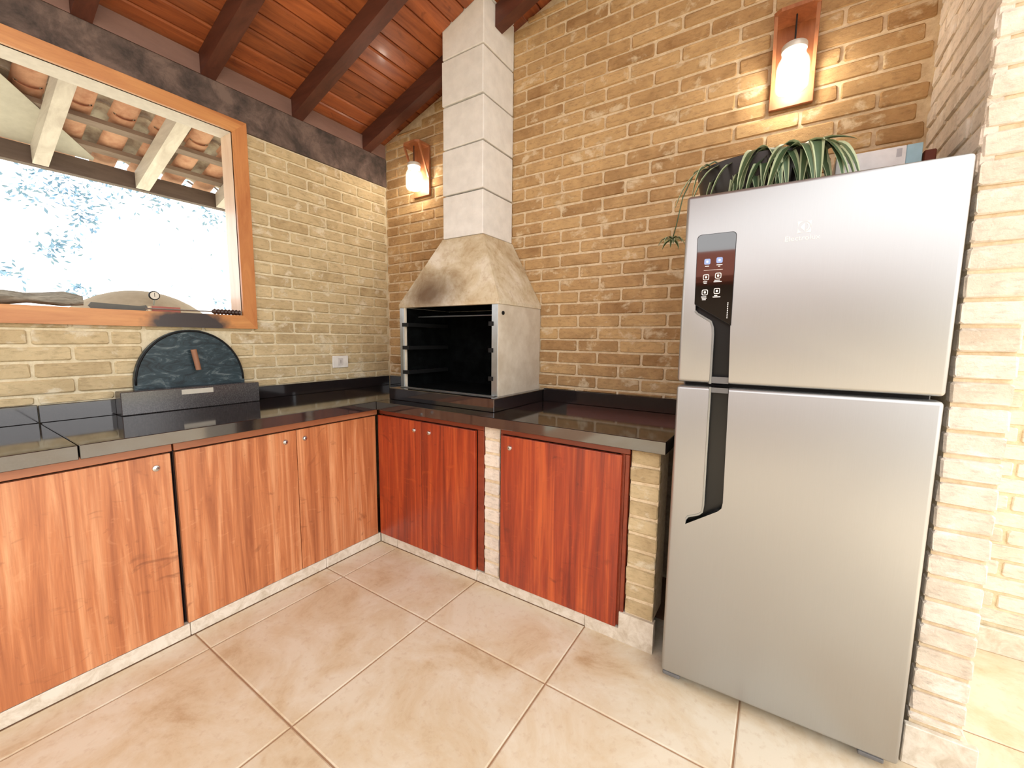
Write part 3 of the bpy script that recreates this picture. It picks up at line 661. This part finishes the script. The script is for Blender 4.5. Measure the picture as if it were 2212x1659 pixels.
# ------------------------------------------------------------------ wall lamps
def wall_lamp(xc, zb, label):
    e = thing('wall_lamp', (xc, YB - .003, zb), label=label, cat='lamp', group='jar wall lamps')
    hw, H, D = .0765, .325, .125
    MB().rbox((-hw, -.018, 0), (hw, 0, H), .002, 1).obj('back_board', lamp_w, e)
    MB().prism([(-hw, -.018), (hw, -.018), (hw, -D + .02), (hw - .025, -D), (-hw + .025, -D), (-hw, -D + .02)], 'z', H - .014, H).obj('top_shelf', lamp_w, e)
    for s in (-1, 1):
        xa, xb = (hw - .014, hw - .002) if s > 0 else (-hw + .002, -hw + .014)
        MB().prism([(-.0185, .115), (-.0185, .133), (-D + .030, H - .0145), (-D + .018, H - .0145)], 'x', xa, xb).obj('brace', lamp_w, e)
    jy = -.082; jz = .022
    MB().tube([(0, jy, H - .015), (0, jy, .198)], .003, 8).obj('cord', black_pl, e)
    MB().lathe([(.043, 0), (.044, .003), (.044, .018), (.042, .021), (.004, .0215)], (0, jy, jz + .153), 28).obj('lid', lid_m, e, smooth=40)
    prof = [(.004, .0), (.042, .002), (.053, .010), (.0565, .024), (.0565, .095), (.054, .112), (.047, .125), (.0415, .133), (.0415, .1525)]
    MB().lathe(prof, (0, jy, jz), 32, cap=False).obj('jar', jar_m, e, smooth=True)
    MB().lathe([(.004, 0), (.018, .005), (.027, .018), (.029, .032), (.026, .048), (.017, .064), (.0135, .075)], (0, jy, jz + .022), 24).obj('bulb', bulb_m, e, smooth=True)
    MB().lathe([(.0155, 0), (.0155, .045)], (0, jy, jz + .0975), 18).obj('bulb_socket', white_pl, e, smooth=40)
    return e
wall_lamp(-.187, 2.225, 'wooden jar lamp in the corner left of the chimney')
wall_lamp(1.943, 2.218, 'wooden jar lamp above the refrigerator')

# ------------------------------------------------------------------ refrigerator
FR = thing('refrigerator', (1.690, -.104, 0), .03, 'tall silver two-door refrigerator with recessed dark handle', 'refrigerator')
FWd, FZ0, FZS, FZ1 = .656, .035, 1.105, 1.713
MB().rbox((.012, .062, .03), (FWd - .012, .655, FZ1 - .004), .006, 2).obj('body', fridge_side, FR)
MB().box((.02, .045, .032), (FWd - .02, .066, FZ1 - .012)).obj('door_gasket', rubber, FR)
def with_hole(mb, cut, name, mat):
    a = mb.obj('tmp_a', mat); b = MB().prism(cut, 'y', -.02, .03).obj('tmp_b', mat)
    md = a.modifiers.new('b', 'BOOLEAN'); md.object = b; md.operation = 'DIFFERENCE'; md.solver = 'EXACT'
    dg = bpy.context.evaluated_depsgraph_get(); me = bpy.data.meshes.new_from_object(a.evaluated_get(dg)); me.name = name
    bpy.data.objects.remove(a); bpy.data.objects.remove(b)
    me.polygons.foreach_set('use_smooth', [True] * len(me.polygons)); me.set_sharp_from_angle(angle=math.radians(25))
    return me
hU = [(.044, 1.368), (.150, 1.300), (.157, FZS + .003), (.104, FZS + .003), (.103, 1.27), (.101, 1.292), (.094, 1.311), (.052, 1.338), (.045, 1.346)]
hL = [(.105, FZS - .008), (.158, FZS - .008), (.164, .715), (.161, .694), (.150, .681), (.053, .613), (.055, .632), (.061, .642), (.094, .657), (.104, .668), (.107, .69)]
cutU = hU[:2] + [(.157, FZS - .02), (.104, FZS - .02)] + hU[4:]; cutL = [(.105, FZS + .02), (.158, FZS + .02)] + hL[2:]
doorU = link('freezer_door', with_hole(MB().rbox((0, 0, FZS + .005), (FWd, .055, FZ1), .011, 4), cutU, 'freezer_door', fridge_m), FR)
doorL = link('fridge_door', with_hole(MB().rbox((0, 0, FZ0), (FWd, .055, FZS - .008), .011, 4), cutL, 'fridge_door', fridge_m), FR)
def recess(poly, par, name):
    n = len(poly); m = MB(); v = [(x, .0012, z) for x, z in poly] + [(x, .0295, z) for x, z in poly]
    cx = sum(p[0] for p in poly) / n; cz = sum(p[1] for p in poly) / n
    m.add(v, [(i, (i + 1) % n, n + (i + 1) % n, n + i) for i in range(n)] + [list(range(n, 2 * n))]); return m.obj(name, dark_plastic, par)
ins = lambda P: P
recess(hU, doorU, 'handle_recess'); recess(hL, doorL, 'handle_recess')
def strip(pts, par, wd=.009):
    m = MB(); P = [Vector((p[0], 0, p[1])) for p in pts]; n = len(P); v = []
    for i, p in enumerate(P):
        d = (P[min(i + 1, n - 1)] - P[max(i - 1, 0)]).normalized(); s_ = Vector((d.z, 0, -d.x))
        for off, y in ((-.002, -.0015), (-.002, .012), (wd, .020), (wd, .006), (wd * .4, -.0012)): v.append(p + s_ * off + Vector((0, y, 0)))
    k = 5; fs = [(i * k + j, i * k + (j + 1) % k, (i + 1) * k + (j + 1) % k, (i + 1) * k + j) for i in range(n - 1) for j in range(k)] + [tuple(range(k)), tuple((n - 1) * k + j for j in range(k))]
    return m.add(v, fs).obj('chrome_grip_trim', steel, par, smooth=30)
strip(hU[3:][::1][::-1], doorU); strip([hL[0]] + hL[:5:-1] + [], doorL)
MB().box((.105, .004, FZS + .005), (.156, .022, FZS + .026)).obj('recess_end_cap', fridge_side, doorU)
MB().box((.106, .004, FZS - .026), (.157, .022, FZS - .009)).obj('recess_end_cap', fridge_side, doorL)
# control panel
def rpoly(x0, x1, z0, z1, r, n=5):
    out = []
    for cx, cz, a0 in ((x1 - r, z1 - r, 0), (x0 + r, z1 - r, pi / 2), (x0 + r, z0 + r, pi), (x1 - r, z0 + r, 1.5 * pi)):
        out += [(cx + r * math.cos(a0 + pi / 2 * k / n), cz + r * math.sin(a0 + pi / 2 * k / n)) for k in range(n + 1)]
    return out
top = rpoly(.040, .149, 1.45, 1.586, .012); top = [p for p in top if p[1] > 1.5]
pp = top + [(.0425, 1.368), (.1505, 1.2985)]
pan = MB().prism(pp, 'y', -.0012, .004).obj('control_panel', glass_black, doorU)
MB().prism([(a + (a - .095) * .03, b + (b - 1.47) * .012) for a, b in pp], 'y', -.0006, .0039).obj('panel_edge', dark_plastic, doorU)
yk = -.00135
def icon(cx, cz, fill, ring_m, bars, s=.009):
    P = rpoly(cx - s, cx + s, cz - s, cz + s, .004, 3); Q = rpoly(cx - s + .002, cx + s - .002, cz - s + .002, cz + s - .002, .003, 3); n = len(P)
    m = MB(); m.add([(x, yk, z) for x, z in P] + [(x, yk, z) for x, z in Q], [(i, (i + 1) % n, n + (i + 1) % n, n + i) for i in range(n)]).obj('icon_ring', ring_m, pan)
    MB().add([(x, yk, z) for x, z in Q], [list(range(n))]).obj('icon_fill', fill, pan) if fill else None
    MB().prism(rpoly(cx - .003, cx + .003, cz - .0035, cz + .0035, .0015, 2), 'y', yk - .0004, yk - .0001).obj('icon_mark', white_ink, pan)
    b = MB()
    for k, (w0, w1) in enumerate(bars): b.box((cx - .010 + w0, yk, cz - s - .0065 - .0045 * k), (cx - .010 + w1, yk + .0004, cz - s - .0038 - .0045 * k))
    b.obj('icon_caption', white_ink, pan)
icon(.072, 1.501, blue_ink, blue_ink, [(.004, .016)]); icon(.107, 1.503, blue_ink, blue_ink, [(.002, .019), (.007, .013)])
icon(.071, 1.452, None, white_ink, [(.002, .014), (.004, .013)]); icon(.106, 1.455, None, white_ink, [(.0, .016), (-.002, .021)])
icon(.070, 1.404, None, white_ink, [(.0, .015), (.002, .016), (.003, .014)]); icon(.105, 1.407, None, white_ink, [(.003, .012), (-.001, .021)])
MB().box((.063, yk, 1.4735), (.118, yk + .0003, 1.4745)).obj('divider_line', white_ink, pan)
dl = MB()
for k in range(9): dl.box((.1375, yk, 1.320 + k * .0058), (.1402, yk + .0003, 1.320 + k * .0058 + .0032))
dl.obj('small_lettering', white_ink, pan)
def text(body, size, loc, par, name, mat, rz=0):
    c = bpy.data.curves.new('t', 'FONT'); c.body = body; c.size = size; c.align_x = 'CENTER'; c.extrude = .0002; c.resolution_u = 3
    o = bpy.data.objects.new('t', c); COL.objects.link(o); dg = bpy.context.evaluated_depsgraph_get(); me = bpy.data.meshes.new_from_object(o.evaluated_get(dg)); bpy.data.objects.remove(o)
    me.materials.clear(); me.materials.append(mat); q = link(name, me, par); q.location = loc; q.rotation_euler = (pi / 2, 0, 0); return q
text('Electrolux', .0205, (.318, -.0004, 1.541), doorU, 'brand_lettering', white_ink)
# square emblem: ring corners with a half-disc and wedge
em = MB(); ex, ez, s = .3215, 1.578, .0165
sq = [(ex - s, ez - s), (ex + s, ez - s), (ex + s, ez + s), (ex - s, ez + s)]
N = 8
for q in range(4):
    cx_, cz_ = sq[q]; a0 = [pi, 1.5 * pi, 0, .5 * pi][q]
    arc_ = [(ex + s * .93 * math.cos(a0 + pi / 2 * k / N), ez + s * .93 * math.sin(a0 + pi / 2 * k / N)) for k in range(N + 1)]
    P = [(cx_, cz_)] + arc_[::-1]; em.add([(x, -.0006, z) for x, z in P], [tuple(range(len(P)))])
P = [(ex + .001, ez - s * .72), (ex + .001, ez + s * .72), (ex - s * .6, ez)]; em.add([(x, -.0006, z) for x, z in P], [(0, 1, 2)])
P = [(ex + .004 + s * .62 * math.cos(-pi / 2 + pi * k / 10) * .8, ez + s * .72 * math.sin(-pi / 2 + pi * k / 10)) for k in range(11)]
Q = [(ex + .004 + s * .42 * math.cos(-pi / 2 + pi * k / 10) * .8, ez + s * .52 * math.sin(-pi / 2 + pi * k / 10)) for k in range(11)]
em.add([(x, -.0006, z) for x, z in P + Q], [(k, k + 1, 12 + k, 11 + k) for k in range(10)]); em.obj('emblem', white_ink, doorU)
for u in (.035, FWd - .06):
    MB().lathe([(.018, 0), (.02, .004), (.016, .03)], (u, .05, .0), 16).obj('foot', fridge_side, FR, smooth=40)
    MB().rbox((u - .03, .004, .02), (u + .03, .05, .0345), .004, 2).obj('hinge_bracket', fridge_side, FR)

# ------------------------------------------------------------------ on top of the refrigerator
TZ = FZ1 - .0035
pl_ = thing('potted_spider_plant', (1.862, .20, TZ), label='spider plant spilling out of a dark oval pot on the refrigerator', cat='plant')
MB().lathe([(.14, 0), (.155, .01), (.185, .10), (.197, .165), (.192, .168), (.18, .155)], (0, 0, 0), 36, sx=1, sy=.66, cap=False).add([(.14 * math.cos(2 * pi * k / 36), .66 * .14 * math.sin(2 * pi * k / 36), 0.0005) for k in range(36)], [tuple(range(36))]).obj('pot', pot_m, pl_, smooth=40)
MB().add([(.181 * math.cos(2 * pi * k / 36), .66 * .181 * math.sin(2 * pi * k / 36), .152) for k in range(36)], [tuple(range(36))]).obj('soil', soil, pl_)
def leaf(pts, wd, par, name='leaf'):
    pts = [Vector(p) for p in pts]; n = len(pts); m = MB(); v = []
    if name == 'leaf': pts = [Vector((p.x, p.y, max(p.z, .012))) for p in pts]
    for i, p in enumerate(pts):
        d = (pts[min(i + 1, n - 1)] - pts[max(i - 1, 0)]).normalized(); s_ = d.cross(Vector((0, 0, 1)))
        s_ = s_.normalized() if s_.length > .05 else Vector((1, 0, 0)); nr = s_.cross(d).normalized()
        f = i / (n - 1); w_ = wd * max(.06, min(1, 2.5 * f + .35) * (1 - max(0, f - .45) / .56) ** .8)
        v += [p - s_ * w_, p - s_ * w_ * .62 - nr * w_ * .25, p + s_ * w_ * .62 - nr * w_ * .25, p + s_ * w_]
    for j, mi in ((0, 1), (1, 0), (2, 1)): m.add([], []) ; m.f += [[i * 4 + j, i * 4 + j + 1, i * 4 + j + 5, i * 4 + j + 4] for i in range(n - 1)]; m.mi += [mi] * (n - 1)
    m.v = [tuple(q) for q in v]; return m.obj(name, [leaf_g, leaf_c], par, smooth=True)
rg = random.Random(11)
def arch(p0, direc, L, rise, drop, n=12):
    d = Vector((math.cos(direc), math.sin(direc), 0)); return [Vector(p0) + d * L * (1 - (1 - t_) ** 1.35) + Vector((0, 0, rise * math.sin(min(1, t_ * 1.7) * pi / 2) * (1 - t_ * .3) - drop * t_ ** 2.2)) for t_ in [k / (n - 1) for k in range(n)]]
for i in range(44):
    base = (.065 + rg.uniform(-.12, .11), rg.uniform(-.05, .03), .15)
    an = -pi / 2 + rg.uniform(-.9, .9); leaf(arch(base, an, rg.uniform(.12, .2), rg.uniform(.045, .08), rg.uniform(.14, .24)), rg.uniform(.016, .024), pl_)
for an, L in ((.1, .17), (.35, .2), (-.25, .19), (2.8, .1), (.9, .13)): leaf(arch((.09, 0, .15), an, L, .075, .03), .013, pl_)
for bx in (-.02, -.06, -.10): leaf(arch((bx, -.03, .15), -pi / 2 - .5 + bx * 3, .2, .04, .2), .009, pl_)
# trailing runner with a plantlet past the refrigerator's side
MB().tube([(-.06, -.02, .15), (-.13, -.07, .185), (-.19, -.10, .15), (-.222, -.125, .06), (-.236, -.14, -.04), (-.244, -.15, -.085)], [.0025, .0025, .0022, .002, .002, .002], 6).obj('runner', leaf_g, pl_, smooth=True)
for k in range(10):
    an = 2 * pi * k / 10; leaf(arch((-.246, -.152, -.09), an, .05, .014 if k % 2 else .002, .03, 6), .0075, pl_, 'plantlet_leaf')
leaf(arch((-.14, -.08, .165), -2.2, .08, .02, .14), .008, pl_)
cb = thing('carton_box', (2.195, .255, TZ), label='white carton with a pale blue end on the refrigerator', cat='box')
MB().rbox((-.105, -.045, 0), (.068, .11, .149), .0015, 1).obj('carton', box_w, cb)
MB().rbox((.0685, -.045, 0), (.105, .11, .149), .0015, 1).obj('blue_end', box_b, cb)
MB().box((-.085, -.0455, .122), (-.055, -.0451, .14)).box((.045, -.0455, .117), (.058, -.0451, .142)).obj('printed_mark', box_p, cb)
MB().rbox((2.309, .24, TZ), (2.338, .27, TZ + .134), .003, 1).obj('wooden_block', brown_b, label='small reddish brown upright block beside the carton', cat='block')

# ------------------------------------------------------------------ things on the window sill
SZ = zi0 - .001
lg = MB(); N = 14; pr = []
for i in range(N):
    f = i / (N - 1); y = -1.78 + .705 * f; r = (.030 + .006 * math.sin(i * 1.7)) * (1 if f < .93 else .8) * (.93 + .07 * (1 - f)); pr.append((y, r))
v = []; sg = 12
for i, (y, r) in enumerate(pr):
    for k in range(sg):
        a = 2 * pi * k / sg; q = r * (1 + .13 * math.sin(3 * a + i * .8) + .06 * math.sin(5 * a + i)); v.append((-.635 + q * 1.1 * math.cos(a), y, SZ + .034 + .9 * q * math.sin(a)))
zmin = min(p[2] for p in v); v = [(a, b, c - zmin + SZ) for a, b, c in v]
lg.add(v, [(i * sg + k, i * sg + (k + 1) % sg, (i + 1) * sg + (k + 1) % sg, (i + 1) * sg + k) for i in range(N - 1) for k in range(sg)] + [tuple(range(sg)), tuple((N - 1) * sg + k for k in range(sg))])
lg.obj('driftwood_log', log_m, smooth=50, label='weathered grey log lying on the window sill', cat='log')
kn = thing('long_handled_poker', (-.60, -.72, SZ), label='long steel poker with a flat blade and turned dark handle on the sill', cat='poker')
MB().prism([(-.335, .001), (-.345, .014), (-.335, .030), (-.17, .024), (-.145, .030), (-.14, .016), (-.15, .001)], 'x', -.006, .002).obj('blade', blade, kn)
MB().tube([(0, -.15, .014), (0, .14, .0165)], .0035, 8).obj('shaft', steel, kn, smooth=40)
hp = [(.006, .128), (.010, .133)]
for k in range(7): hp += [(.0165, .142 + k * .0175), (.011, .150 + k * .0175)]
hp += [(.0165, .268), (.004, .275)]
MB().lathe([(r, t_) for r, t_ in hp], (0, 0, .0168), 16, 'y').obj('handle', turned, kn, smooth=40)
mbx = thing('matchbox', (-.655, -.775, SZ), label='small reddish matchbox on the sill under the thermometer', cat='matchbox')
MB().rbox((-.018, -.058, 0), (.018, .058, .030), .001, 1).obj('sleeve', red_box, mbx)
MB().box((-.016, -.064, .0015), (.016, -.0585, .0285)).obj('drawer', matchw, mbx)

# ------------------------------------------------------------------ low house across the garden (mirrored in the refrigerator's glass panel)
hs = thing('garden_house', (1.5, -10.5, -.06), label='low brown house with a terracotta roof across the garden', cat='house')
hb = plain('house_wall_brown', srgb(96, 78, 62), .9); hr = plain('house_roof_terracotta', srgb(150, 74, 48), .85)
MB().box((-6, -2, 0), (6, 2, 2.55)).obj('wall', hb, hs)
MB().prism([(-2.5, 2.5), (2.5, 2.5), (2.5, 2.62), (0, 3.6), (-2.5, 2.62)], 'x', -6.4, 6.4).obj('roof', hr, hs)
for xc in (-4, -1.2, 2.8):
    wd_ = MB().box((xc - .6, 2.001, .9), (xc + .6, 2.03, 2.1)).obj('window', dark_plastic, hs)
MB().box((.6, 2.001, 0), (1.5, 2.03, 2.1)).obj('door', rail_w, hs)
